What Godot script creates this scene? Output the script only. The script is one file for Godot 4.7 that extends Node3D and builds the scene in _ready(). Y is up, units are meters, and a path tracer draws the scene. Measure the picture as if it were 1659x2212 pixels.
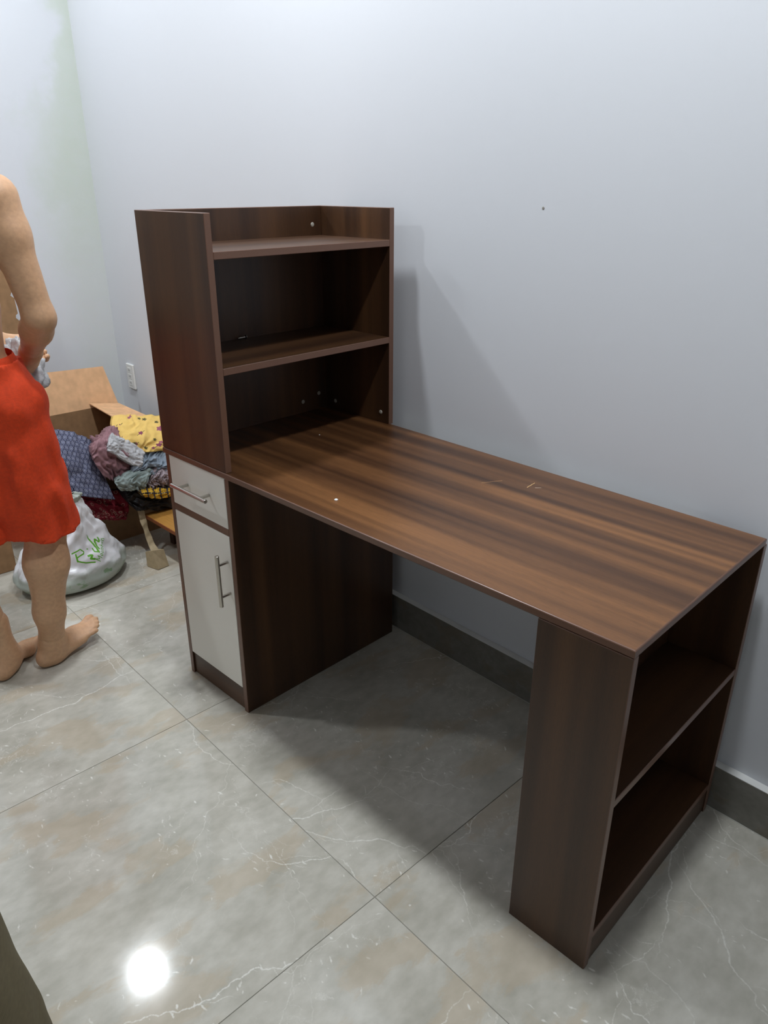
extends Node3D
# A dark walnut-look desk with a hutch in a small tiled room. World axes: x along the back wall, z away from it, y up, metres.

const DESK_TURN := 0.0438
const WALL_Z := -0.08
const LEFT_X := -1.75
const CEIL := 2.9
var taken := {}
var M := {}
var rng := RandomNumberGenerator.new()

func _ready():
	rng.seed = 7
	# ---- camera, environment, exposure, lights
	var cam := Camera3D.new(); cam.name = "camera"
	cam.position = Vector3(1.877, 1.422, 1.501)
	cam.rotation = Vector3(deg_to_rad(-23.788), deg_to_rad(46.749), deg_to_rad(0.126))
	cam.fov = 68.957; cam.near = 0.02
	add_child(cam); cam.current = true
	var env := Environment.new()
	env.background_mode = Environment.BG_COLOR
	env.background_color = Color(0.02, 0.02, 0.022)
	env.tonemap_mode = Environment.TONE_MAPPER_LINEAR
	env.tonemap_exposure = 0.97
	env.sdfgi_enabled = true; env.ssao_enabled = true; env.ssil_enabled = true
	var we := WorldEnvironment.new(); we.name = "environment"; we.environment = env; add_child(we)
	materials()
	downlight(Vector3(-1.22, CEIL, 0.50), 1.15, "round white ceiling downlight nearest the left wall and the back wall")
	downlight(Vector3(0.0, CEIL, 0.48), 2.2, "round white ceiling downlight above the desk hutch")
	downlight(Vector3(-1.27, CEIL, 1.84), 1.75, "round white ceiling downlight by the left wall, farthest from the back wall")
	downlight(Vector3(1.30, CEIL, 0.50), 2.5, "round white ceiling downlight above the open shelf end of the desk")
	room()
	desk()
	small_things()
	corner_things()
	clothes()
	plastic_bag()
	person()
	foreground()

# ------------------------------------------------------------------ naming
func numbered(called: String) -> String:
	if not taken.has(called):
		taken[called] = 0
		return called
	taken[called] += 1
	return "%s_%03d" % [called, taken[called]]

func tag(o: Node, label: String, category: String, group := ""):
	o.set_meta("label", label); o.set_meta("category", category)
	if group: o.set_meta("group", group)

func thing(called: String, label: String, category: String, at := Vector3.ZERO, turn := 0.0, group := "") -> Node3D:
	var o := Node3D.new(); o.name = numbered(called); add_child(o)
	o.position = at; o.rotation.y = turn
	tag(o, label, category, group)
	return o

func put(called: String, mesh: Mesh, mat, parent: Node, at := Vector3.ZERO, rot := Vector3.ZERO) -> MeshInstance3D:
	var o := MeshInstance3D.new()
	o.name = numbered(called) if parent == self else called
	o.mesh = mesh
	if mat != null: o.material_override = mat
	o.position = at; o.rotation = rot
	parent.add_child(o, true)
	return o

# ------------------------------------------------------------------ textures and materials
func noise(seed_: int, freq: float, oct := 4, type := FastNoiseLite.TYPE_SIMPLEX_SMOOTH) -> FastNoiseLite:
	var n := FastNoiseLite.new()
	n.seed = seed_; n.frequency = freq; n.noise_type = type
	n.fractal_octaves = oct; n.fractal_type = FastNoiseLite.FRACTAL_FBM if oct > 1 else FastNoiseLite.FRACTAL_NONE
	return n

func layer(n: FastNoiseLite, w: int, h: int, W := 0, H := 0) -> PackedByteArray:
	var im := n.get_image(w, h)
	im.convert(Image.FORMAT_L8)
	if W > 0: im.resize(W, H, Image.INTERPOLATE_CUBIC)
	return im.get_data()

func tex(data: PackedByteArray, w: int, h: int) -> ImageTexture:
	var im := Image.create_from_data(w, h, false, Image.FORMAT_RGB8, data)
	im.generate_mipmaps()
	return ImageTexture.create_from_image(im)

func flat(c: Color, rough := 0.6, spec := 0.5, metal := 0.0) -> StandardMaterial3D:
	var m := StandardMaterial3D.new()
	m.albedo_color = c; m.roughness = rough; m.metallic = metal; m.metallic_specular = spec
	m.cull_mode = BaseMaterial3D.CULL_DISABLED
	return m

func rgb(r: float, g: float, b: float) -> Color: return Color(r / 255.0, g / 255.0, b / 255.0)

func sm(a: float, b: float, x: float) -> float:
	var t := clampf((x - a) / (b - a), 0.0, 1.0)
	return t * t * (3.0 - 2.0 * t)

func wood_texture(seed_: int, strokes: Array, lo: Color, hi: Color, contrast: float) -> ImageTexture:
	var W := 1024; var H := 1024
	var a := layer(noise(seed_, 0.060, 3), 8, 128, W, H)
	var b := layer(noise(seed_ + 1, 0.07, 3), 12, 320, W, H)
	var c := layer(noise(seed_ + 2, 0.30, 2), 90, 1024, W, H)
	var pore := layer(noise(seed_ + 3, 0.45, 1), 160, 1024, W, H)
	var d := PackedByteArray(); d.resize(W * H * 3)
	for i in W * H:
		var t := (a[i] * 0.66 + b[i] * 0.20 + c[i] * 0.16) / 255.0
		t = clampf(0.5 + (t - 0.5) * contrast, 0.0, 1.0)
		var k := 1.0 - 0.14 * sm(0.72, 0.95, pore[i] / 255.0)
		d[i * 3] = int((lo.r + (hi.r - lo.r) * t) * k * 255.0)
		d[i * 3 + 1] = int((lo.g + (hi.g - lo.g) * t) * k * 255.0)
		d[i * 3 + 2] = int((lo.b + (hi.b - lo.b) * t) * k * 255.0)
	for s in strokes:                                   # thin worn scratches in the laminate
		var n := 160
		for q in n:
			var p: Vector2 = s[0].lerp(s[1], q / float(n))
			var id := (int(p.y * H) * W + int(p.x * W)) * 3
			d[id] = mini(255, d[id] + 60); d[id + 1] = mini(255, d[id + 1] + 48); d[id + 2] = mini(255, d[id + 2] + 34)
	return tex(d, W, H)

func marble_texture() -> ImageTexture:
	var S := 2048
	var base := noise(31, 0.010, 6)
	base.domain_warp_enabled = true; base.domain_warp_amplitude = 34.0; base.domain_warp_frequency = 0.009; base.domain_warp_fractal_octaves = 3
	var cloud := layer(base, 1024, 860, S, S)                    # clouds drawn out along the slab
	var fine := layer(noise(61, 0.04, 5), 1400, 900, S, S)
	var tn_ := noise(41, 0.012, 5)
	tn_.domain_warp_enabled = true; tn_.domain_warp_amplitude = 40.0; tn_.domain_warp_frequency = 0.012
	var tan_ := layer(tn_, 900, 480, S, S)
	var web := noise(23, 0.006, 5); web.domain_warp_enabled = true; web.domain_warp_amplitude = 40.0; web.domain_warp_frequency = 0.012
	var v2 := layer(web, 1024, 1024, S, S)
	var mask := layer(noise(51, 0.010, 3), 512, 512, S, S)
	var d := PackedByteArray(); d.resize(S * S * 3)
	for i in S * S:
		var c := (cloud[i] - 128.0) * 0.10 + (fine[i] - 128.0) * 0.07
		var r := 190.0 + c; var g := 186.0 + c; var b := 174.0 + c * 1.05
		var tn := tan_[i]
		if tn > 148:
			var k := minf((tn - 148) / 30.0, 1.0) * 0.36
			r += (188.0 - r) * k; g += (168.0 - g) * k; b += (140.0 - b) * k
		var mk := mask[i]
		var e2 := absf(v2[i] - 124.0)
		if e2 < 2.4 and mk > 120:
			var k := (1.0 - e2 / 2.4) * minf((mk - 120) / 40.0, 1.0) * 0.5
			r += (222.0 - r) * k; g += (219.0 - g) * k; b += (210.0 - b) * k
		d[i * 3] = int(clampf(r, 0, 255)); d[i * 3 + 1] = int(clampf(g, 0, 255)); d[i * 3 + 2] = int(clampf(b, 0, 255))
	var rn := RandomNumberGenerator.new(); rn.seed = 19
	# long white veins that wander, thin out and throw short branches
	for q in 46:
		var p := Vector2(rn.randf() * S, rn.randf() * S)
		var a := rn.randf_range(-0.5, 0.5) + (0.0 if q % 3 else 1.2)
		vein(d, S, p, a, int(rn.randf_range(120, 620)), rn.randf_range(0.18, 0.62), rn.randf_range(0.7, 1.7), rn, 1)
	for q in 2200:                                     # short bright flecks
		var p := Vector2(rn.randf() * S, rn.randf() * S)
		if mask[int(p.y) * S + int(p.x)] < 118: continue
		vein(d, S, p, rn.randf_range(-0.6, 0.6), int(rn.randf_range(3, 16)), rn.randf_range(0.25, 0.7), rn.randf_range(0.9, 2.0), rn, 0)
	return tex(d, S, S)

func vein(d: PackedByteArray, S: int, p: Vector2, a: float, n: int, strength: float, w: float, rn: RandomNumberGenerator, branches: int):
	var turn := 0.0
	for k in n:
		turn = turn * 0.80 + rn.randf_range(-0.42, 0.42)
		var b := a + turn
		p += Vector2(cos(b), sin(b)) * 1.4
		if rn.randf() < 0.025: a += rn.randf_range(-0.35, 0.35)
		var u := sin(PI * (k + 0.5) / n)
		var ww := w * (0.45 + 0.55 * u) * rn.randf_range(0.45, 1.5)
		var al := strength * (0.35 + 0.65 * u)
		for y in range(int(p.y - ww - 1), int(p.y + ww + 2)):
			for x in range(int(p.x - ww - 1), int(p.x + ww + 2)):
				var f := clampf(ww + 0.5 - Vector2(x - p.x, y - p.y).length(), 0.0, 1.0) * al
				if f <= 0.0: continue
				var o := (posmod(y, S) * S + posmod(x, S)) * 3
				d[o] += int((232.0 - d[o]) * f); d[o + 1] += int((230.0 - d[o + 1]) * f); d[o + 2] += int((222.0 - d[o + 2]) * f)
		if branches and rn.randf() < 0.010: vein(d, S, p, a + rn.randf_range(-1.3, 1.3), int(rn.randf_range(30, 150)), strength * 0.8, w * 0.7, rn, branches - 1)

func stained_wall_texture() -> ImageTexture:
	# a damp stain runs down the left wall beside the corner. u: distance from the corner over 1.5 m, v: down from the ceiling over 2.9 m
	var W := 512; var H := 1024
	var n := layer(noise(81, 0.012, 4), W, H)
	var n2 := layer(noise(82, 0.03, 4), W, H)
	var d := PackedByteArray(); d.resize(W * H * 3)
	for j in H:
		var y := 2.9 * (1.0 - j / float(H))
		for i in W:
			var x := 1.5 * i / float(W) + (n[j * W + i] - 128) * 0.0006
			var width := 0.11 + 0.22 * sm(2.0, 1.62, y + (n2[j * W + i] - 128) * 0.0006) - 0.02 * sm(1.5, 0.4, y)
			var k := (1.0 - sm(width * 0.25, width, x)) * (1.0 - 0.65 * sm(1.5, 0.8, y))
			k *= 0.75 + 0.25 * n2[j * W + i] / 255.0
			var o := (j * W + i) * 3
			d[o] = int(220 - 15 * k); d[o + 1] = int(222 - 10 * k); d[o + 2] = int(226 - 25 * k)
	return tex(d, W, H)

func pattern(kind: String) -> ImageTexture:
	var S := 256
	var d := PackedByteArray(); d.resize(S * S * 3)
	var n := layer(noise(91, 0.05, 3), S, S)
	var r := RandomNumberGenerator.new(); r.seed = 5
	var spots := []
	for k in 34: spots.append([Vector2(r.randf() * S, r.randf() * S), r.randf_range(8.0, 14.0), r.randi() % 3])
	for j in S:
		for i in S:
			var c := Color.WHITE
			var q := n[j * S + i] / 255.0
			if kind == "navy":
				var cell := Vector2(fposmod(i + (16 if int(j / 32.0) % 2 else 0), 32) - 16, fposmod(j, 32) - 16)
				var l := cell.length()
				var petal := 0.5 + 0.5 * cos(cell.angle() * 8.0)
				c = rgb(34, 36, 56)
				if l < 13.0 and (l > 10.0 or l < 3.0 or (petal > 0.45 and l < 8.5)): c = rgb(158, 162, 184)
				elif l > 17.0: c = rgb(112, 116, 142)
				c = c.lerp(rgb(60, 62, 84), 0.25 * q)
			elif kind == "yellow":
				c = rgb(232, 196, 112).lerp(rgb(216, 174, 90), q * 0.4)
				for s in spots:
					var v: Vector2 = Vector2(i, j) - s[0]
					if v.length() < s[1] * (0.82 + 0.18 * cos(v.angle() * 5.0)):
						c = [rgb(128, 62, 88), rgb(150, 84, 104), rgb(92, 84, 48)][s[2]]
					elif absf(v.x * 0.6 + v.y * 0.8) < 1.1 and v.length() < s[1] * 2.0 and s[2] == 0: c = rgb(96, 88, 52)
			elif kind == "red":
				c = rgb(138, 18, 38).lerp(rgb(96, 10, 26), q * 0.7)
				for s in spots:
					var v: Vector2 = Vector2(i, j) - s[0]
					if absf(v.length() - s[1]) < 1.6 + sin(v.angle() * 6.0): c = rgb(168, 150, 128)
					elif v.length() < 2.5: c = rgb(60, 16, 20)
			elif kind == "plaid":
				c = rgb(206, 160, 34)
				if i % 64 < 16 or j % 64 < 14: c = rgb(60, 56, 62)
				if i % 64 < 16 and j % 64 < 14: c = rgb(24, 22, 28)
				if i % 64 > 36 and i % 64 < 42: c = rgb(226, 196, 96)
				if j % 64 > 36 and j % 64 < 40: c = rgb(150, 112, 30)
			elif kind == "weave":
				var t := 0.86 + 0.14 * (0.5 + 0.5 * sin(i * 1.57)) * (0.5 + 0.5 * sin(j * 1.57)) - 0.12 * q
				c = Color(t, t, t)
			elif kind == "card":
				var t := 0.95 + 0.008 * sin(i * 0.6) - 0.12 * q
				c = Color(t, t * 0.995, t * 0.98)
			elif kind == "skin":
				var t := 0.97 - 0.10 * q
				c = Color(t, t * 0.985, t * 0.97)
			var o := (j * S + i) * 3
			d[o] = int(clampf(c.r, 0, 1) * 255); d[o + 1] = int(clampf(c.g, 0, 1) * 255); d[o + 2] = int(clampf(c.b, 0, 1) * 255)
	return tex(d, S, S)

func textured(t: Texture2D, c := Color.WHITE, rough := 0.7, scale_ := 0.0) -> StandardMaterial3D:
	var m := flat(c, rough)
	m.albedo_texture = t
	if scale_ > 0.0:
		m.uv1_triplanar = true; m.uv1_scale = Vector3.ONE * scale_
	return m

func materials():
	# tabletop is laid in this texture at u = x / 1.6, v = z / 0.8
	var scratches := [[Vector2(0.7926 / 1.6, 0.1946 / 0.8), Vector2(0.8198 / 1.6, 0.146 / 0.8)], [Vector2(0.8895 / 1.6, 0.142 / 0.8), Vector2(0.8858 / 1.6, 0.103 / 0.8)], [Vector2(0.905 / 1.6, 0.13 / 0.8), Vector2(0.915 / 1.6, 0.12 / 0.8)]]
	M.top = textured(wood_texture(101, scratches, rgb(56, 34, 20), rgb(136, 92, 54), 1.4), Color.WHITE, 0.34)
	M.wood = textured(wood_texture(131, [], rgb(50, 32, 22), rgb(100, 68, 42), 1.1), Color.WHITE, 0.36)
	M.edge = flat(rgb(108, 77, 61), 0.30)
	M.door = flat(rgb(238, 235, 226), 0.4)
	M.chrome = flat(rgb(190, 186, 178), 0.28, 0.5, 1.0)
	M.cap = flat(rgb(176, 170, 158), 0.35)
	M.marble = textured(marble_texture(), Color.WHITE, 0.10)
	M.grout = flat(rgb(146, 142, 133), 0.8)
	M.white_grout = flat(rgb(206, 206, 198), 0.7)
	M.baseboard = textured(M.marble.albedo_texture, rgb(168, 168, 168), 0.3)
	M.paint = flat(rgb(220, 222, 226), 0.62, 0.4)
	var rough_ := NoiseTexture2D.new(); rough_.width = 512; rough_.height = 512; rough_.seamless = true
	rough_.noise = noise(77, 0.06, 3); 
	M.paint.heightmap_enabled = false
	M.stain = textured(stained_wall_texture(), Color.WHITE, 0.62)
	M.ceiling = flat(rgb(238, 238, 236), 0.8)
	M.plastic = flat(rgb(232, 232, 228), 0.35)
	M.slot = flat(rgb(60, 60, 62), 0.5)
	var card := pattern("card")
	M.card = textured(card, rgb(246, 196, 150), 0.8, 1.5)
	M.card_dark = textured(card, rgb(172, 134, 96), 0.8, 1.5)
	M.kraft = textured(card, rgb(206, 186, 150), 0.75, 4.0)
	var weave := pattern("weave")
	M.navy = textured(pattern("navy"), Color.WHITE, 0.9)
	M.yellow = textured(pattern("yellow"), Color.WHITE, 0.9)
	M.red = textured(pattern("red"), Color.WHITE, 0.85)
	M.plaid = textured(pattern("plaid"), Color.WHITE, 0.85)
	M.mauve = textured(weave, rgb(176, 132, 138), 0.9)
	M.white_cloth = textured(weave, rgb(226, 226, 228), 0.9)
	M.blue = textured(weave, rgb(160, 174, 188), 0.9)
	M.sage = textured(weave, rgb(176, 192, 188), 0.9)
	M.pink = textured(weave, rgb(206, 190, 196), 0.9)
	M.black = textured(weave, rgb(30, 28, 30), 0.6)
	M.orange = textured(weave, rgb(248, 74, 18), 0.85, 6.0)
	M.khaki = textured(weave, rgb(122, 110, 80), 0.9, 6.0)
	M.skin = textured(pattern("skin"), rgb(220, 176, 138), 0.5, 5.0)
	M.skin.subsurf_scatter_enabled = true; M.skin.subsurf_scatter_strength = 0.08
	M.hair = flat(rgb(24, 20, 18), 0.5)
	M.board = textured(card, rgb(206, 150, 74), 0.4, 1.0)
	M.board.uv1_scale = Vector3(0.4, 4, 6)
	M.board_edge = flat(rgb(140, 78, 40), 0.5)
	M.dark_wood = flat(rgb(70, 46, 34), 0.6)

# ------------------------------------------------------------------ shapes
class Build:
	var v := PackedVector3Array()
	var n := PackedVector3Array()
	var uv := PackedVector2Array()
	func tri(a: Vector3, b: Vector3, c: Vector3, out_: Vector3, ua := Vector2.ZERO, ub := Vector2.ZERO, uc := Vector2.ZERO):
		var g := (b - a).cross(c - a)
		if g.length_squared() < 1e-16: return
		g = g.normalized()
		if g.dot(out_) < 0.0: g = -g
		else:
			var t := b; b = c; c = t
			var tu := ub; ub = uc; uc = tu
		for p in [a, b, c]: v.append(p); n.append(g)
		uv.append(ua); uv.append(ub); uv.append(uc)
	func quad(a: Vector3, b: Vector3, c: Vector3, d: Vector3, out_: Vector3, f = null):
		var q := [Vector2.ZERO, Vector2.ZERO, Vector2.ZERO, Vector2.ZERO]
		if f != null: q = [f.call(a), f.call(b), f.call(c), f.call(d)]
		tri(a, b, c, out_, q[0], q[1], q[2]); tri(a, c, d, out_, q[0], q[2], q[3])
	func into(m: ArrayMesh, mat: Material):
		if v.is_empty(): return
		var s := []; s.resize(Mesh.ARRAY_MAX)
		s[Mesh.ARRAY_VERTEX] = v; s[Mesh.ARRAY_NORMAL] = n; s[Mesh.ARRAY_TEX_UV] = uv
		m.add_surface_from_arrays(Mesh.PRIMITIVE_TRIANGLES, s)
		m.surface_set_material(m.get_surface_count() - 1, mat)

# a chamfered box from lo to hi; grain runs along `grain` (0 x, 1 y, 2 z); the two thinnest-direction faces wear `face`, the rest `rim`
func board(lo: Vector3, hi: Vector3, grain: int, face: Material, rim: Material, bevel := 0.0012, off := Vector2.ZERO) -> ArrayMesh:
	var size := hi - lo
	var thin := 0
	if size.y < size[thin]: thin = 1
	if size.z < size[thin]: thin = 2
	var across := 3 - thin - grain if grain != thin else (thin + 1) % 3
	var uvf := func(p: Vector3): return Vector2((p[grain] - lo[grain]) / 1.6 + off.x, (p[across] - lo[across]) / 0.8 + off.y)
	var fb := Build.new(); var rb := Build.new()
	var mid := (lo + hi) * 0.5; var h := size * 0.5
	for ax in 3:
		var a1 := (ax + 1) % 3; var a2 := (ax + 2) % 3
		for s in [-1.0, 1.0]:
			var c := []
			for k in [[-1, -1], [1, -1], [1, 1], [-1, 1]]:
				var p := Vector3.ZERO
				p[ax] = s * h[ax]; p[a1] = k[0] * (h[a1] - bevel); p[a2] = k[1] * (h[a2] - bevel)
				c.append(mid + p)
			var out_ := Vector3.ZERO; out_[ax] = s
			(fb if ax == thin else rb).quad(c[0], c[1], c[2], c[3], out_, uvf)
		for s1 in [-1.0, 1.0]:
			for s2 in [-1.0, 1.0]:
				var e := []
				for w in [[0, -1], [0, 1], [1, 1], [1, -1]]:
					var p := Vector3.ZERO
					p[a1] = s1 * (h[a1] - (bevel if w[0] else 0.0)); p[a2] = s2 * (h[a2] - (0.0 if w[0] else bevel)); p[ax] = w[1] * (h[ax] - bevel)
					e.append(mid + p)
				var out_ := Vector3.ZERO; out_[a1] = s1; out_[a2] = s2
				rb.quad(e[0], e[1], e[2], e[3], out_, uvf)
	for sx in [-1.0, 1.0]:
		for sy in [-1.0, 1.0]:
			for sz in [-1.0, 1.0]:
				var s := Vector3(sx, sy, sz)
				rb.tri(mid + s * (h - Vector3(0, bevel, bevel)), mid + s * (h - Vector3(bevel, 0, bevel)), mid + s * (h - Vector3(bevel, bevel, 0)), s)
	var m := ArrayMesh.new()
	fb.into(m, face); rb.into(m, rim)
	return m

func slab(poly: PackedVector2Array, y0: float, y1: float, face: Material, rim: Material, bevel: float) -> ArrayMesh:
	var c := Vector2.ZERO
	for p in poly: c += p / poly.size()
	var inner := PackedVector2Array()
	for p in poly: inner.append(p - Vector2(signf(p.x - c.x), signf(p.y - c.y)) * bevel)
	var f := func(p: Vector3): return Vector2(p.x / 1.6, p.z / 0.8)
	var fb := Build.new(); var rb := Build.new()
	var P := func(q: Vector2, y: float): return Vector3(q.x, y, q.y)
	fb.quad(P.call(inner[0], y1), P.call(inner[1], y1), P.call(inner[2], y1), P.call(inner[3], y1), Vector3.UP, f)
	fb.quad(P.call(inner[0], y0), P.call(inner[1], y0), P.call(inner[2], y0), P.call(inner[3], y0), Vector3.DOWN, f)
	for i in poly.size():
		var j := (i + 1) % poly.size()
		var o := (poly[i] + poly[j]) * 0.5 - c
		var out_ := Vector3(o.x, 0, o.y)
		rb.quad(P.call(poly[i], y0 + bevel), P.call(poly[j], y0 + bevel), P.call(poly[j], y1 - bevel), P.call(poly[i], y1 - bevel), out_, f)
		var steps := 5
		for k in steps:
			var g := []
			for e in 2:
				var t := PI * 0.5 * (k + e) / steps
				for q in [i, j]: g.append(P.call(inner[q].lerp(poly[q], cos(t)), y1 - bevel + bevel * sin(t)))
			rb.quad(g[0], g[1], g[3], g[2], out_.normalized() + Vector3.UP, f)
		rb.quad(P.call(poly[i], y0 + bevel), P.call(poly[j], y0 + bevel), P.call(inner[j], y0), P.call(inner[i], y0), out_ + Vector3.DOWN, f)
	var m := ArrayMesh.new()
	fb.into(m, face); rb.into(m, rim)
	return m

# a smooth grid of points (rows x columns) as one surface
func grid_mesh(rows: Array, uvs: Array, wrap := false) -> ArrayMesh:
	var st := SurfaceTool.new(); st.begin(Mesh.PRIMITIVE_TRIANGLES)
	st.set_smooth_group(0)
	var R := rows.size(); var C: int = rows[0].size()
	for r in R:
		for c in C:
			st.set_uv(uvs[r][c]); st.add_vertex(rows[r][c])
	for r in R - 1:
		for c in C - 1:
			var a := r * C + c
			for k in [a, a + 1, a + C, a + 1, a + C + 1, a + C]: st.add_index(k)
	st.generate_normals()
	return st.commit()

# a rod with slightly rounded ends
func rod(a: Vector3, b: Vector3, r: float, seg := 20) -> ArrayMesh:
	var dir := (b - a).normalized()
	var side := dir.cross(Vector3.UP if absf(dir.y) < 0.9 else Vector3.RIGHT).normalized()
	var up := dir.cross(side)
	var prof := [[0.0, 0.0], [0.0, r - 0.001], [0.001, r], [(b - a).length() - 0.001, r], [(b - a).length(), r - 0.001], [(b - a).length(), 0.0]]
	var rows := []; var uvs := []
	for p in prof:
		for rep in 2:
			var row := []; var u := []
			for k in seg + 1:
				var t := TAU * k / seg
				row.append(a + dir * p[0] + (side * cos(t) + up * sin(t)) * p[1]); u.append(Vector2(k / float(seg), p[0]))
			rows.append(row); uvs.append(u)
	var m := ArrayMesh.new()
	var st := SurfaceTool.new(); st.begin(Mesh.PRIMITIVE_TRIANGLES)
	for i in range(1, rows.size() - 1, 2):
		for k in seg:
			var q := [rows[i][k], rows[i][k + 1], rows[i + 1][k + 1], rows[i + 1][k]]
			for id in [0, 1, 2, 0, 2, 3]:
				st.set_smooth_group(i); st.add_vertex(q[id])
	st.generate_normals()
	return st.commit(m)

func lathe(prof: Array, seg := 32) -> ArrayMesh:   # prof: [radius, y], top to bottom
	var st := SurfaceTool.new(); st.begin(Mesh.PRIMITIVE_TRIANGLES)
	for i in prof.size() - 1:
		st.set_smooth_group(i)
		for k in seg:
			var t0 := TAU * k / seg; var t1 := TAU * (k + 1) / seg
			var q := []
			for e in [[i, t0], [i, t1], [i + 1, t1], [i + 1, t0]]:
				q.append(Vector3(prof[e[0]][0] * cos(e[1]), prof[e[0]][1], prof[e[0]][0] * sin(e[1])))
			for id in [0, 1, 2, 0, 2, 3]: st.set_smooth_group(i); st.add_vertex(q[id])
	st.generate_normals()
	return st.commit()

# ------------------------------------------------------------------ lights
func downlight(at: Vector3, energy: float, label: String):
	var t := thing("ceiling_light", label, "ceiling light", at, 0.0, "ceiling downlights")
	put("trim_ring", lathe([[0.086, 0.0], [0.106, 0.0], [0.108, -0.004], [0.104, -0.010], [0.090, -0.012], [0.086, -0.008], [0.086, 0.0]]), M.plastic, t)
	var glow := StandardMaterial3D.new()
	glow.albedo_color = Color(0.9, 0.92, 0.95); glow.emission_enabled = true; glow.emission = Color(0.95, 0.98, 1.0); glow.emission_energy_multiplier = 6.0
	put("diffuser", lathe([[0.0, -0.0095], [0.05, -0.0092], [0.086, -0.007], [0.086, -0.002], [0.0, -0.002]]), glow, t)
	var l := SpotLight3D.new(); l.name = "glow"
	l.position = Vector3(0, -0.03, 0); l.rotation = Vector3(-PI / 2, 0, 0)
	l.spot_angle = 89.5; l.spot_angle_attenuation = 0.8; l.spot_attenuation = 2.0; l.spot_range = 12.0
	l.light_color = Color(0.95, 0.975, 1.0); l.light_energy = energy; l.light_size = 0.072
	l.shadow_enabled = true
	t.add_child(l)

# ------------------------------------------------------------------ the room
func structure(o: Node): o.set_meta("kind", "structure")

func plain_box(lo: Vector3, hi: Vector3, m: Material) -> ArrayMesh:
	return board(lo, hi, 0, m, m, 0.0005)

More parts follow.
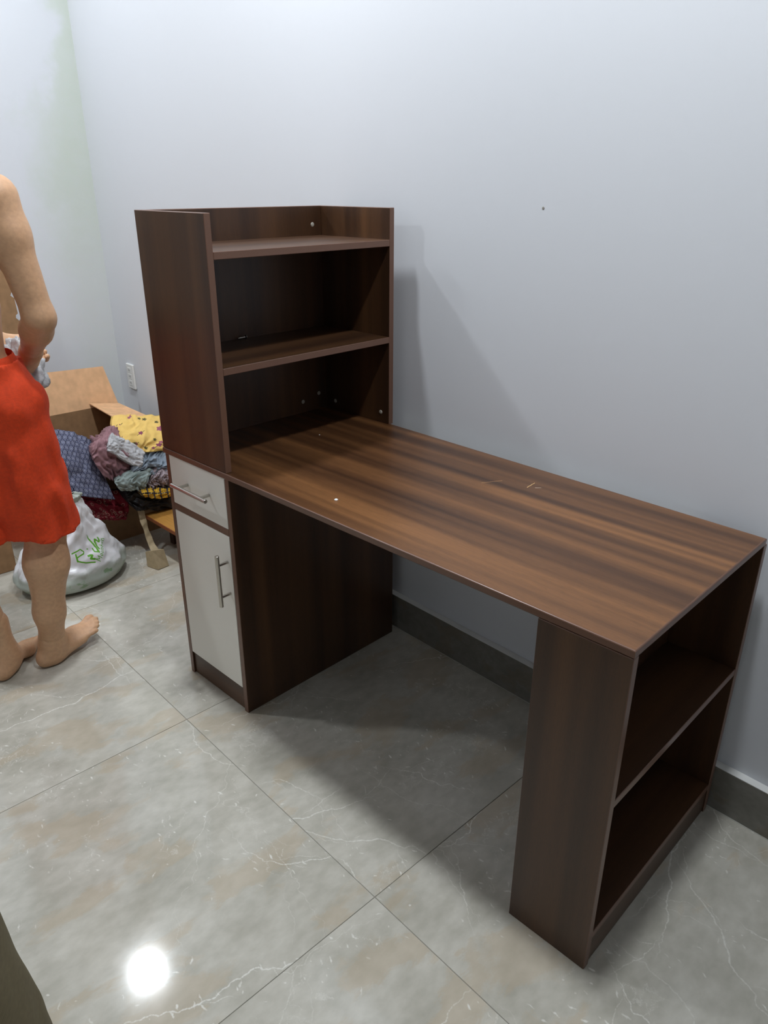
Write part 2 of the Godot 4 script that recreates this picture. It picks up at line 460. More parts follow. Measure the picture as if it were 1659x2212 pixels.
func room():
	var RX := 4.0; var RZ := 4.0
	var lx := LEFT_X
	structure(put("wall_back", plain_box(Vector3(lx - 0.12, -0.1, WALL_Z - 0.12), Vector3(RX + 0.12, CEIL + 0.1, WALL_Z), M.paint), null, self))
	structure(put("wall_right", plain_box(Vector3(RX, -0.1, WALL_Z), Vector3(RX + 0.12, CEIL + 0.1, RZ), M.paint), null, self))
	structure(put("wall_front", plain_box(Vector3(lx - 0.12, -0.1, RZ), Vector3(RX + 0.12, CEIL + 0.1, RZ + 0.12), M.paint), null, self))
	# left wall: the stained stretch by the corner carries its own paint
	var b := Build.new()
	var uvf := func(p: Vector3): return Vector2(clampf((p.z - WALL_Z) / 1.5, 0.002, 0.998), clampf(1.0 - p.y / 2.9, 0.0, 1.0))
	var steps := [WALL_Z, WALL_Z + 1.5, RZ]
	for i in 2: b.quad(Vector3(lx, 0, steps[i]), Vector3(lx, CEIL, steps[i]), Vector3(lx, CEIL, steps[i + 1]), Vector3(lx, 0, steps[i + 1]), Vector3.RIGHT, uvf)
	var m := ArrayMesh.new(); b.into(m, M.stain)
	var back := Build.new()
	var e := [Vector3(lx - 0.12, -0.1, WALL_Z), Vector3(lx - 0.12, CEIL + 0.1, WALL_Z), Vector3(lx - 0.12, CEIL + 0.1, RZ), Vector3(lx - 0.12, -0.1, RZ)]
	back.quad(e[0], e[1], e[2], e[3], Vector3.LEFT)
	back.quad(e[1], e[2], Vector3(lx, CEIL, RZ), Vector3(lx, CEIL, WALL_Z), Vector3.UP)
	back.quad(e[0], e[3], Vector3(lx, 0, RZ), Vector3(lx, 0, WALL_Z), Vector3.DOWN)
	back.into(m, M.paint)
	var wl := put("wall_left", m, null, self); structure(wl)
	structure(put("ceiling", plain_box(Vector3(lx - 0.12, CEIL, WALL_Z - 0.12), Vector3(RX + 0.12, CEIL + 0.12, RZ + 0.12), M.ceiling), null, self))
	# nail holes
	var hole := lathe([[0.0, 0.0012], [0.003, 0.0008], [0.0036, 0.0]], 12)
	put("nail_hole", hole, M.grout, get_node("wall_back"), Vector3(0.745, 1.369, WALL_Z), Vector3(PI / 2, 0, 0))
	for q in [[1.405, 0.445], [1.432, 0.437]]: put("nail_hole", hole, M.grout, wl, Vector3(lx, q[0], q[1]), Vector3(0, 0, -PI / 2))
	# floor: a mortar bed with 0.8 m polished tiles, each its own piece
	var fl := put("floor", plain_box(Vector3(lx - 0.12, -0.12, WALL_Z - 0.12), Vector3(RX + 0.12, -0.0015, RZ + 0.12), M.grout), null, self); structure(fl)
	var T := 0.8052; var gap := 0.0007
	var r := RandomNumberGenerator.new(); r.seed = 3
	for i in range(-3, 6):
		for j in range(-1, 5):
			var x0 := maxf(0.2237 + i * T + gap, lx); var x1 := minf(0.2237 + (i + 1) * T - gap, RX)
			var z0 := maxf(0.7282 + j * T + gap, WALL_Z + 0.0015); var z1 := minf(0.7282 + (j + 1) * T - gap, RZ)
			if x1 - x0 < 0.02 or z1 - z0 < 0.02: continue
			put("tile", tile(Vector3(x0, -0.009, z0), Vector3(x1, 0, z1), Vector2(r.randf() * 0.58, r.randf() * 0.58), r.randi() % 4), null, fl)
	# skirting in the same stone, standing proud of the wall
	var sk := Node3D.new(); sk.name = "baseboard_back"; add_child(sk); structure(sk)
	var x := lx
	while x < RX:
		var x1 := minf(x + (0.93 if x < lx + 0.1 else 1.07), RX)
		put("tile", skirt(Vector3(x + 0.0006, 0.0012, WALL_Z), Vector3(x1 - 0.0006, 0.124, -0.056), Vector2(r.randf() * 0.5, r.randf() * 0.8)), null, sk)
		x = x1
	var caulk := board(Vector3(lx, 0.1238, WALL_Z), Vector3(RX, 0.1252, -0.0568), 0, M.plastic, M.plastic, 0.0004)
	put("cement_ledge", caulk, null, sk)
	put("grout_line", board(Vector3(lx, 0.0, -0.056), Vector3(RX, 0.0016, -0.0545), 0, M.white_grout, M.white_grout, 0.0003), null, sk)
	var sl := Node3D.new(); sl.name = "baseboard_left"; add_child(sl); structure(sl)
	var z := -0.056
	while z < RZ:
		var z1 := minf(z + T, RZ)
		put("tile", skirt(Vector3(lx, 0.0012, z + 0.0006), Vector3(lx + 0.012, 0.124, z1 - 0.0006), Vector2(r.randf() * 0.5, r.randf() * 0.8)), null, sl)
		z = z1

func tile(lo: Vector3, hi: Vector3, off: Vector2, turn: int) -> ArrayMesh:
	var f := func(p: Vector3):
		var q := Vector2(p.x - lo.x, p.z - lo.z) / 2.0
		if turn == 1: q = Vector2(0.41 - q.x, q.y)
		if turn == 2: q = Vector2(q.x, 0.41 - q.y)
		if turn == 3: q = Vector2(0.41 - q.x, 0.41 - q.y)
		return q + off
	var b := Build.new(); var e := 0.0006
	var t := [Vector3(lo.x + e, hi.y, lo.z + e), Vector3(hi.x - e, hi.y, lo.z + e), Vector3(hi.x - e, hi.y, hi.z - e), Vector3(lo.x + e, hi.y, hi.z - e)]
	var s := [Vector3(lo.x, hi.y - e, lo.z), Vector3(hi.x, hi.y - e, lo.z), Vector3(hi.x, hi.y - e, hi.z), Vector3(lo.x, hi.y - e, hi.z)]
	b.quad(t[0], t[1], t[2], t[3], Vector3.UP, f)
	for i in 4:
		var j := (i + 1) % 4
		var out_: Vector3 = (s[i] + s[j]) * 0.5 - (s[0] + s[2]) * 0.5; out_.y = 0
		b.quad(t[i], t[j], s[j], s[i], out_.normalized() + Vector3.UP, f)
		b.quad(s[i], s[j], s[j] - Vector3(0, 0.006, 0), s[i] - Vector3(0, 0.006, 0), out_, f)
	var m := ArrayMesh.new(); b.into(m, M.marble); return m

func skirt(lo: Vector3, hi: Vector3, off: Vector2) -> ArrayMesh:
	var m := board(lo, hi, 2 if hi.x - lo.x < 0.1 else 0, M.baseboard, M.baseboard, 0.0008, off)
	return m

# ------------------------------------------------------------------ the desk
func desk():
	var t := thing("desk", "dark walnut-look desk with a shelf hutch, white drawer and door, standing along the back wall", "desk", Vector3.ZERO, DESK_TURN)
	var p := 0.0176
	# worktop
	var top := PackedVector2Array([Vector2(-0.006, -0.012), Vector2(1.4071, 0.0296), Vector2(1.4071, 0.6011), Vector2(-0.006, 0.6011)])
	put("tabletop", slab(top, 0.7335, 0.75, M.top, M.edge, 0.0028), null, t)
	var u := 0.7334
	# drawer cabinet
	panel(t, "side_panel", Vector3(-0.004, 0.0, -0.0137), Vector3(0.0127, u, 0.5958), 1, Vector2(0.1, 0.05))
	panel(t, "side_panel", Vector3(0.2973 - p, 0.0, -0.0137), Vector3(0.2973, u, 0.5958), 1, Vector2(0.35, 0.2))
	panel(t, "back_panel", Vector3(0.0127, 0.0, -0.0137), Vector3(0.2973 - p, u, -0.0057), 1, Vector2(0.2, 0.6))
	panel(t, "rail", Vector3(0.0127, 0.567, 0.56), Vector3(0.2973 - p, 0.5872, 0.5958), 0, Vector2(0.2, 0.3))
	panel(t, "bottom_panel", Vector3(0.0127, 0.0625, 0.0), Vector3(0.2973 - p, 0.0795, 0.575), 0, Vector2(0.2, 0.1))
	panel(t, "kick_board", Vector3(0.0127, 0.002, 0.574), Vector3(0.2973 - p, 0.0800, 0.5905), 0, Vector2(0.3, 0.35))
	var dr := put("drawer", board(Vector3(0.0142, 0.5880, 0.578), Vector3(0.2955 - p, 0.7318, 0.5958), 0, M.door, M.door, 0.0008), null, t)
	dr.set_meta("label", "matt white drawer front")
	put("drawer_box", board(Vector3(0.022, 0.6, 0.02), Vector3(0.272, 0.69, 0.577), 2, M.door, M.door), null, dr)
	handle(dr, Vector3(0.066, 0.6640, 0.628), Vector3(0.234, 0.6640, 0.628), 0.5958)
	var do := put("door", board(Vector3(0.0142, 0.0812, 0.578), Vector3(0.2955 - p, 0.5662, 0.5958), 1, M.door, M.door, 0.0008), null, t)
	do.set_meta("label", "matt white cabinet door")
	handle(do, Vector3(0.2612, 0.359, 0.628), Vector3(0.2612, 0.5155, 0.628), 0.5958)
	# hutch
	var H := 1.3616
	panel(t, "hutch_side", Vector3(-0.0072, 0.75, 0.5982 - p), Vector3(0.2954, H, 0.5982), 1, Vector2(0.15, 0.55))
	panel(t, "hutch_side", Vector3(-0.0072, 0.75, -0.0113), Vector3(0.2954, H, -0.0113 + p), 1, Vector2(0.4, 0.1))
	var zi := -0.0113 + p; var zo := 0.5982 - p
	panel(t, "hutch_back", Vector3(-0.0072, 0.75, zi), Vector3(0.0104, H, zo), 1, Vector2(0.05, 0.12))
	panel(t, "shelf", Vector3(0.0104, 1.2798 - p, zi), Vector3(0.2954, 1.2798, zo), 2, Vector2(0.1, 0.4))
	panel(t, "shelf", Vector3(0.0104, 1.0137 - p, zi), Vector3(0.2954, 1.0137, zo), 2, Vector2(0.4, 0.2))
	var cap := lathe([[0.0, 0.0022], [0.003, 0.0022], [0.0055, 0.0014], [0.0065, 0.0]], 16)
	for q in [[1.3103, 0.0403], [0.7851, 0.1043], [0.8011, 0.0373]]: put("screw_cap", cap, M.cap, t, Vector3(0.0104, q[0], q[1]), Vector3(0, 0, -PI / 2))
	for q in [[0.2605, 0.7824], [0.055, 0.778]]: put("screw_cap", cap, M.cap, t, Vector3(q[0], q[1], zi), Vector3(PI / 2, 0, 0))
	# open shelf unit that carries the other end of the worktop
	var x0 := 1.2273; var x1 := 1.4066
	panel(t, "front_panel", Vector3(x0, 0.0, 0.6006 - p), Vector3(x1, u, 0.6006), 1, Vector2(0.3, 0.45))
	panel(t, "rear_panel", Vector3(x0, 0.0, 0.0176), Vector3(x1, u, 0.0176 + p), 1, Vector2(0.1, 0.3))
	panel(t, "divider_panel", Vector3(x0, 0.0, 0.0176 + p), Vector3(x0 + p, u, 0.6006 - p), 1, Vector2(0.2, 0.05))
	panel(t, "shelf", Vector3(x0 + p, 0.426 - p, 0.0176 + p), Vector3(x1 - 0.001, 0.426, 0.6006 - p), 2, Vector2(0.3, 0.6))
	panel(t, "shelf", Vector3(x0 + p, 0.0888 - p, 0.0176 + p), Vector3(x1 - 0.001, 0.0888, 0.6006 - p), 2, Vector2(0.1, 0.1))
	panel(t, "kick_board", Vector3(x1 - 0.02, 0.002, 0.0176 + p), Vector3(x1 - 0.003, 0.0888 - p, 0.6006 - p), 2, Vector2(0.2, 0.5))

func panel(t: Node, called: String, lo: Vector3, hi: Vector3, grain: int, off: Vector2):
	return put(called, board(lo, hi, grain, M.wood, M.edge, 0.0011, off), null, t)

func handle(parent: Node, a: Vector3, b: Vector3, face: float):
	var h := put("handle", rod(a, b, 0.0058), M.chrome, parent)
	h.set_meta("label", "brushed steel bar handle")
	for k in [0.19, 0.81]:
		var q := a.lerp(b, k)
		put_deep("handle_post", rod(q, Vector3(q.x, q.y, face), 0.0042), h)

func put_deep(_called: String, mesh: ArrayMesh, h: MeshInstance3D):   # posts are welded to the bar: one mesh
	var st := SurfaceTool.new()
	st.append_from(h.mesh, 0, Transform3D.IDENTITY); st.append_from(mesh, 0, Transform3D.IDENTITY)
	h.mesh = st.commit()

func small_things():
	var turn := Basis(Vector3.UP, DESK_TURN)
	var s := thing("screw", "small silver screw lying at the back of the middle hutch shelf", "screw", turn * Vector3(0.022, 1.0137, 0.318), 1.75)
	put("shank", lathe([[0.0, 0.0], [0.0035, 0.001], [0.003, 0.016], [0.0012, 0.026], [0.0, 0.027]], 12), M.chrome, s, Vector3(0, 0.0055, 0), Vector3(0, 0, PI / 2))
	put("head", lathe([[0.0, 0.004], [0.004, 0.0035], [0.006, 0.001], [0.0055, 0.0], [0.0, 0.0]], 14), M.chrome, s, Vector3(0.0025, 0.0058, 0), Vector3(0, 0, -PI / 2))
	var c := put("crumb", lathe([[0.0, 0.003], [0.003, 0.0026], [0.0046, 0.001], [0.0042, 0.0], [0.0, 0.0]], 12), M.plastic, self, turn * Vector3(0.6186, 0.75, 0.5179))
	tag(c, "tiny round white speck lying on the front half of the desktop", "speck")
	var k := put("crumb", lathe([[0.0, 0.0015], [0.0014, 0.0012], [0.0018, 0.0], [0.0, 0.0]], 8), M.plastic, self, turn * Vector3(0.222, 0.75, 0.222))
	tag(k, "minute white crumb on the desktop inside the lowest bay of the hutch", "speck")
	# wall socket
	var o := thing("wall_socket", "white three-gang wall socket low on the back wall by the corner", "socket", Vector3(-1.612, 0.552, WALL_Z))
	put("cover_plate", board(Vector3(-0.035, -0.061, 0), Vector3(0.035, 0.061, 0.011), 0, M.plastic, M.plastic, 0.003), null, o)
	for i in 3:
		var y := 0.031 - 0.031 * i
		put("socket_insert", board(Vector3(-0.0165, y - 0.013, 0.0105), Vector3(0.0165, y + 0.013, 0.0125), 0, M.plastic, M.plastic, 0.0008), null, o)
		for sx in [-1.0, 1.0]:
			put("slot", board(Vector3(sx * 0.0065 - 0.0016, y - 0.005, 0.0120), Vector3(sx * 0.0065 + 0.0016, y + 0.005, 0.0129), 0, M.slot, M.slot, 0.0003), null, o)

# ------------------------------------------------------------------ the corner: boxes, bench, paper
func sheet(a: Vector3, b: Vector3, c: Vector3, d: Vector3, th := 0.004) -> ArrayMesh:   # a flat quadrilateral of board, a..d in order
	var n := (b - a).cross(d - a).normalized() * th * 0.5
	var bl := Build.new()
	var q := [a, b, c, d]
	bl.quad(a + n, b + n, c + n, d + n, n); bl.quad(a - n, b - n, c - n, d - n, -n)
	var mid := (a + b + c + d) * 0.25
	for i in 4:
		var j := (i + 1) % 4
		bl.quad(q[i] - n, q[j] - n, q[j] + n, q[i] + n, (q[i] + q[j]) * 0.5 - mid)
	var m := ArrayMesh.new(); bl.into(m, null); return m

func corner_things():
	var V := func(x: float, y: float, z: float): return Vector3(x, y, z)
	# open carton
	var x0 := -1.5; var x1 := -1.03; var z0 := 0.06; var z1 := 0.56; var h := 0.465
	var b := thing("cardboard_box", "open brown cardboard box with raised flaps in the corner, filled with clothes", "box")
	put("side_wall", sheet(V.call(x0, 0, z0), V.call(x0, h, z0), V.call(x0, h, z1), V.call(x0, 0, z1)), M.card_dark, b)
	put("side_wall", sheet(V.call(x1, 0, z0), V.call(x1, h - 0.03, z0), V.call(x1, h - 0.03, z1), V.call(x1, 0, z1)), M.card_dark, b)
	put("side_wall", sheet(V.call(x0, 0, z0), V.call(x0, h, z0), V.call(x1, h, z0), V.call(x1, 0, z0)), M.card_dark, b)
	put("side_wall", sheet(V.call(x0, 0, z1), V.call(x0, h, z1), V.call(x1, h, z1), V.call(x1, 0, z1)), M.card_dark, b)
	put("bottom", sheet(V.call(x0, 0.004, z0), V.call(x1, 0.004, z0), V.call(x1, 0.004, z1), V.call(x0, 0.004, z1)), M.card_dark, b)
	put("flap", sheet(V.call(x0, h, z0), V.call(x0, h, z1), V.call(x0 - 0.055, 0.655, z1 - 0.005), V.call(x0 - 0.055, 0.635, z0 + 0.025)), M.card, b)
	put("flap", sheet(V.call(x0 + 0.01, h, z0), V.call(x1, h, z0), V.call(x1, h - 0.005, z0 + 0.13), V.call(x0, h + 0.022, z0 + 0.135)), M.card, b)
	put("flap", sheet(V.call(x0 + 0.02, h, z1), V.call(x1, h, z1), V.call(x1, h + 0.05, z1 + 0.11), V.call(x0 + 0.02, h + 0.06, z1 + 0.11)), M.card, b)
	# box behind the person
	var c := thing("cardboard_box", "closed brown cardboard box on the floor behind the person, left of the white bag", "box", Vector3(-1.28, 0, 1.0))
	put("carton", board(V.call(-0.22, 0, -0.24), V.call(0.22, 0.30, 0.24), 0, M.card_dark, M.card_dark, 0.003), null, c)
	put("flap", sheet(V.call(-0.22, 0.302, -0.24), V.call(0.22, 0.302, -0.24), V.call(0.22, 0.304, -0.003), V.call(-0.22, 0.304, -0.003)), M.card_dark, c)
	put("flap", sheet(V.call(-0.22, 0.302, 0.24), V.call(0.22, 0.302, 0.24), V.call(0.22, 0.304, 0.003), V.call(-0.22, 0.304, 0.003)), M.card_dark, c)
	put("hand_hole", board(V.call(0.2185, 0.12, -0.19), V.call(0.2212, 0.19, -0.13), 1, M.dark_wood, M.dark_wood, 0.0008), null, c)
	# tall sheet leaning on the left wall; its right edge is torn in small bites
	var pts := PackedVector2Array()
	pts.append(Vector2(1.0, 0.0))
	pts.append(Vector2(0.375, 0.0))
	var y := 0.05
	while y < 1.3:
		pts.append(Vector2(0.375, y)); pts.append(Vector2(0.386 + 0.004 * sin(y * 40.0), y + 0.012)); pts.append(Vector2(0.383, y + 0.024)); pts.append(Vector2(0.374, y + 0.03))
		y += 0.075 + 0.02 * sin(y * 9.0)
	pts.append(Vector2(0.375, 1.36)); pts.append(Vector2(1.0, 1.36))
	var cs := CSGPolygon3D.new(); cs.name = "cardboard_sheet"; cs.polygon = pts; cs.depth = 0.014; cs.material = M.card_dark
	cs.transform = Transform3D(Basis(Vector3(0, 0, 1), Vector3(-0.075, 1, 0).normalized(), Vector3(-1, -0.075, 0).normalized()), Vector3(-1.632, 0.0, 0))
	add_child(cs)
	tag(cs, "tall tan cardboard sheet with a torn edge leaning on the left wall behind the person", "cardboard")
	# low bench behind the cabinet
	var n := thing("low_bench", "low wooden bench with a yellow-brown top, half hidden behind the desk cabinet", "bench", Vector3(-0.52, 0, 0.10), 0.03)
	put("bench_top", board(V.call(-0.38, 0.132, -0.13), V.call(0.40, 0.15, 0.165), 0, M.board, M.board_edge, 0.002), null, n)
	for sx in [-0.33, 0.34]:
		put("leg", board(V.call(sx - 0.015, 0, -0.10), V.call(sx + 0.015, 0.132, 0.08), 1, M.dark_wood, M.dark_wood, 0.002), null, n)
	# kraft paper strip hanging from the bench, its crumpled end on the floor
	var s := thing("paper_strip", "long crumpled cream paper strip hanging from the low bench to the floor", "paper")
	var path := [Vector3(-0.90, 0.185, 0.285), Vector3(-0.875, 0.14, 0.293), Vector3(-0.845, 0.085, 0.295), Vector3(-0.80, 0.04, 0.30), Vector3(-0.745, 0.018, 0.30), Vector3(-0.70, 0.012, 0.31)]
	var rows := []; var uvs := []
	for i in 41:
		var f := i / 40.0 * (path.size() - 1)
		var k := mini(int(f), path.size() - 2)
		var q: Vector3 = path[k].cubic_interpolate(path[k + 1], path[maxi(k - 1, 0)], path[mini(k + 2, path.size() - 1)], f - k)
		var across := Vector3(0.25 * sin(i * 0.33), 0.25 * cos(i * 0.21), -1).normalized() * (0.0135 + 0.001 * sin(i * 0.8))
		rows.append([q - across, q + Vector3(0.004 * sin(i * 1.3), 0.003, 0), q + across]); uvs.append([Vector2(0, f), Vector2(0.5, f), Vector2(1, f)])
	put("ribbon", grid_mesh(rows, uvs), M.kraft, s)
	# its end is a folded kraft flap standing half open on the floor
	var st := SurfaceTool.new()
	var p := [V.call(-0.700, 0.075, 0.352), V.call(-0.690, 0.070, 0.305), V.call(-0.672, 0.002, 0.300), V.call(-0.668, 0.002, 0.350), V.call(-0.735, 0.060, 0.362), V.call(-0.725, 0.002, 0.366), V.call(-0.745, 0.052, 0.312)]
	for q in [[0, 1, 2, 3], [0, 3, 5, 4], [0, 1, 6, 4]]:
		st.append_from(sheet(p[q[0]], p[q[1]], p[q[2]], p[q[3]], 0.0025), 0, Transform3D.IDENTITY)
	put("folded_end", st.commit(), M.kraft, s)

# ------------------------------------------------------------------ cloth
func spline(p: Array, t: float) -> Vector3:   # uniform B-spline with doubled ends
	var n := p.size()
	var f := t * (n - 1)
	var k := mini(int(f), n - 2)
	var u := f - k
	var g := func(i: int) -> Vector3:
		if i < 0: return p[0] * 2.0 - p[1]
		if i >= n: return p[n - 1] * 2.0 - p[n - 2]
		return p[i]
	var a: Vector3 = g.call(k - 1); var b: Vector3 = g.call(k); var c: Vector3 = g.call(k + 1); var d: Vector3 = g.call(k + 2)
	return (a * pow(1 - u, 3) + b * (3 * u * u * u - 6 * u * u + 4) + c * (-3 * u * u * u + 3 * u * u + 3 * u + 1) + d * u * u * u) / 6.0

func cloth(ctrl: Array, back: Vector3, amp: float, folds: float, seed_: int, uvs: Vector2, N := 44) -> ArrayMesh:
	var n1 := noise(seed_, 0.9, 3)
	var front := []; var uv := []
	for i in N + 1:
		var line := []; var ul := []
		var s := i / float(N)
		for j in N + 1:
			var t := j / float(N)
			var col := []
			for r in ctrl: col.append(spline(r, t))
			line.append(spline(col, s)); ul.append(Vector2(t * uvs.x, s * uvs.y))
		front.append(line); uv.append(ul)
	var rows := []
	for i in N + 1:
		var line := []
		for j in N + 1:
			var du: Vector3 = front[i][mini(j + 1, N)] - front[i][maxi(j - 1, 0)]
			var dv: Vector3 = front[mini(i + 1, N)][j] - front[maxi(i - 1, 0)][j]
			var nn := dv.cross(du).normalized()
			if nn.dot(back) > 0: nn = -nn
			var s := i / float(N); var t := j / float(N)
			# long creases that wander across the cloth, sharp on the ridge and soft in the valley
			var w := n1.get_noise_2d(s * 1.1, t * 1.1)
			var q := (t * 0.85 + s * 0.5 + w * 0.55) * folds
			var ridge := 1.0 - absf(n1.get_noise_2d(q * 1.7, (s - t) * 0.35 + 3.0)) * 2.6
			var second := 1.0 - absf(n1.get_noise_2d((s * 0.9 - t * 0.45 + w * 0.4) * folds * 1.3 + 9.0, t * 0.5)) * 3.0
			line.append(front[i][j] + nn * amp * (1.5 * ridge + 0.9 * second - 1.2))
		rows.append(line)
	# close the bundle: rim, then a back side pushed inwards
	var out_ := []; var uo := []
	for i in range(-2, N + 3):
		var ii := clampi(i, 0, N)
		var line := []; var ul := []
		for j in range(-2, N + 3):
			var jj := clampi(j, 0, N)
			var p: Vector3 = rows[ii][jj]
			var deep := maxi(maxi(-i, i - N), maxi(-j, j - N))
			if deep > 0: p += back * (0.25 if deep == 1 else 1.0) + ((front[N / 2][N / 2] - p) * (0.03 if deep == 1 else 0.12))
			line.append(p); ul.append(uv[ii][jj])
		out_.append(line); uo.append(ul)
	return grid_mesh(out_, uo)

func garment(called: String, label: String, ctrl: Array, mat: Material, back: Vector3, amp: float, folds: float, seed_: int, uvs := Vector2(1, 1)):
	var o := put(called, cloth(ctrl, back, amp, folds, seed_, uvs), mat, self)
	tag(o, label, "clothing", "pile of clothes in and over the corner box")

func clothes():
	var C := {
		"navy": [[Vector3(-1.05, 0.548, 0.551), Vector3(-1.05, 0.526, 0.473), Vector3(-1.05, 0.492, 0.423), Vector3(-1.05, 0.449, 0.372)], [Vector3(-0.97, 0.488, 0.571), Vector3(-0.97, 0.463, 0.507), Vector3(-0.97, 0.441, 0.456), Vector3(-0.97, 0.399, 0.402)], [Vector3(-0.93, 0.406, 0.578), Vector3(-0.93, 0.381, 0.519), Vector3(-0.93, 0.359, 0.458), Vector3(-0.93, 0.322, 0.393)], [Vector3(-0.9, 0.325, 0.586), Vector3(-0.9, 0.298, 0.518), Vector3(-0.9, 0.273, 0.457), Vector3(-0.9, 0.246, 0.385)]],
		"mauve": [[Vector3(-0.98, 0.495, 0.405), Vector3(-0.98, 0.523, 0.359), Vector3(-0.98, 0.524, 0.314), Vector3(-0.98, 0.479, 0.287)], [Vector3(-0.91, 0.484, 0.45), Vector3(-0.91, 0.489, 0.39), Vector3(-0.91, 0.479, 0.344), Vector3(-0.91, 0.44, 0.301)], [Vector3(-0.89, 0.413, 0.45), Vector3(-0.89, 0.413, 0.397), Vector3(-0.89, 0.401, 0.349), Vector3(-0.89, 0.382, 0.285)], [Vector3(-0.92, 0.34, 0.403), Vector3(-0.92, 0.32, 0.373), Vector3(-0.92, 0.314, 0.334), Vector3(-0.92, 0.343, 0.276)]],
		"yellow": [[Vector3(-1.12, 0.519, 0.252), Vector3(-1.12, 0.513, 0.179), Vector3(-1.12, 0.498, 0.095), Vector3(-1.12, 0.475, -0.002)], [Vector3(-1, 0.516, 0.316), Vector3(-1, 0.503, 0.238), Vector3(-1, 0.485, 0.154), Vector3(-1, 0.462, 0.065)], [Vector3(-0.93, 0.494, 0.34), Vector3(-0.93, 0.466, 0.267), Vector3(-0.93, 0.45, 0.194), Vector3(-0.93, 0.43, 0.106)], [Vector3(-0.92, 0.473, 0.305), Vector3(-0.92, 0.41, 0.246), Vector3(-0.92, 0.399, 0.2), Vector3(-0.92, 0.39, 0.117)]],
		"white": [[Vector3(-0.97, 0.511, 0.334), Vector3(-0.97, 0.482, 0.292), Vector3(-0.97, 0.443, 0.251), Vector3(-0.97, 0.399, 0.21)], [Vector3(-0.93, 0.489, 0.369), Vector3(-0.93, 0.45, 0.323), Vector3(-0.93, 0.41, 0.281), Vector3(-0.93, 0.388, 0.232)], [Vector3(-0.92, 0.459, 0.379), Vector3(-0.92, 0.425, 0.332), Vector3(-0.92, 0.375, 0.291), Vector3(-0.92, 0.358, 0.253)]],
		"blue": [[Vector3(-0.96, 0.375, 0.235), Vector3(-0.96, 0.404, 0.185), Vector3(-0.96, 0.406, 0.147), Vector3(-0.96, 0.383, 0.096)], [Vector3(-0.9, 0.377, 0.293), Vector3(-0.9, 0.397, 0.237), Vector3(-0.9, 0.386, 0.191), Vector3(-0.9, 0.361, 0.131)], [Vector3(-0.88, 0.355, 0.31), Vector3(-0.88, 0.352, 0.254), Vector3(-0.88, 0.337, 0.208), Vector3(-0.88, 0.331, 0.152)], [Vector3(-0.9, 0.317, 0.293), Vector3(-0.9, 0.306, 0.254), Vector3(-0.9, 0.296, 0.214), Vector3(-0.9, 0.293, 0.155)]],
		"sage": [[Vector3(-0.9, 0.352, 0.304), Vector3(-0.9, 0.351, 0.268), Vector3(-0.9, 0.345, 0.232), Vector3(-0.9, 0.323, 0.194)], [Vector3(-0.86, 0.348, 0.383), Vector3(-0.86, 0.343, 0.329), Vector3(-0.86, 0.339, 0.29), Vector3(-0.86, 0.332, 0.246)], [Vector3(-0.85, 0.329, 0.4), Vector3(-0.85, 0.313, 0.354), Vector3(-0.85, 0.297, 0.311), Vector3(-0.85, 0.285, 0.268)], [Vector3(-0.86, 0.294, 0.375), Vector3(-0.86, 0.283, 0.338), Vector3(-0.86, 0.274, 0.303), Vector3(-0.86, 0.265, 0.272)]],
		"pink": [[Vector3(-0.9, 0.315, 0.24), Vector3(-0.9, 0.337, 0.198), Vector3(-0.9, 0.341, 0.166), Vector3(-0.9, 0.333, 0.124)], [Vector3(-0.87, 0.298, 0.254), Vector3(-0.87, 0.301, 0.218), Vector3(-0.87, 0.305, 0.186), Vector3(-0.87, 0.3, 0.145)], [Vector3(-0.88, 0.264, 0.245), Vector3(-0.88, 0.258, 0.208), Vector3(-0.88, 0.255, 0.179), Vector3(-0.88, 0.248, 0.141)]],
		"red": [[Vector3(-0.97, 0.308, 0.543), Vector3(-0.97, 0.281, 0.463), Vector3(-0.97, 0.265, 0.388), Vector3(-0.97, 0.244, 0.3)], [Vector3(-0.94, 0.274, 0.533), Vector3(-0.94, 0.244, 0.463), Vector3(-0.94, 0.219, 0.399), Vector3(-0.94, 0.202, 0.317)], [Vector3(-0.93, 0.215, 0.491), Vector3(-0.93, 0.191, 0.447), Vector3(-0.93, 0.17, 0.391), Vector3(-0.93, 0.158, 0.322)], [Vector3(-0.93, 0.178, 0.472), Vector3(-0.93, 0.158, 0.432), Vector3(-0.93, 0.145, 0.391), Vector3(-0.93, 0.135, 0.345)]],
		"plaid": [[Vector3(-0.88, 0.28, 0.288), Vector3(-0.88, 0.271, 0.238), Vector3(-0.88, 0.256, 0.198), Vector3(-0.88, 0.248, 0.141)], [Vector3(-0.83, 0.276, 0.309), Vector3(-0.83, 0.264, 0.265), Vector3(-0.83, 0.251, 0.219), Vector3(-0.83, 0.245, 0.167)], [Vector3(-0.84, 0.243, 0.289), Vector3(-0.84, 0.23, 0.258), Vector3(-0.84, 0.218, 0.214), Vector3(-0.84, 0.22, 0.162)]],
		"black": [[Vector3(-0.9, 0.293, 0.341), Vector3(-0.9, 0.284, 0.278), Vector3(-0.9, 0.261, 0.208), Vector3(-0.9, 0.24, 0.131)], [Vector3(-0.87, 0.272, 0.35), Vector3(-0.87, 0.252, 0.293), Vector3(-0.87, 0.225, 0.228), Vector3(-0.87, 0.211, 0.147)], [Vector3(-0.86, 0.229, 0.345), Vector3(-0.86, 0.211, 0.298), Vector3(-0.86, 0.189, 0.238), Vector3(-0.86, 0.173, 0.153)], [Vector3(-0.87, 0.194, 0.321), Vector3(-0.87, 0.179, 0.287), Vector3(-0.87, 0.162, 0.23), Vector3(-0.87, 0.146, 0.146)]],
	}
	var deep := Vector3(-0.10, -0.02, -0.02)
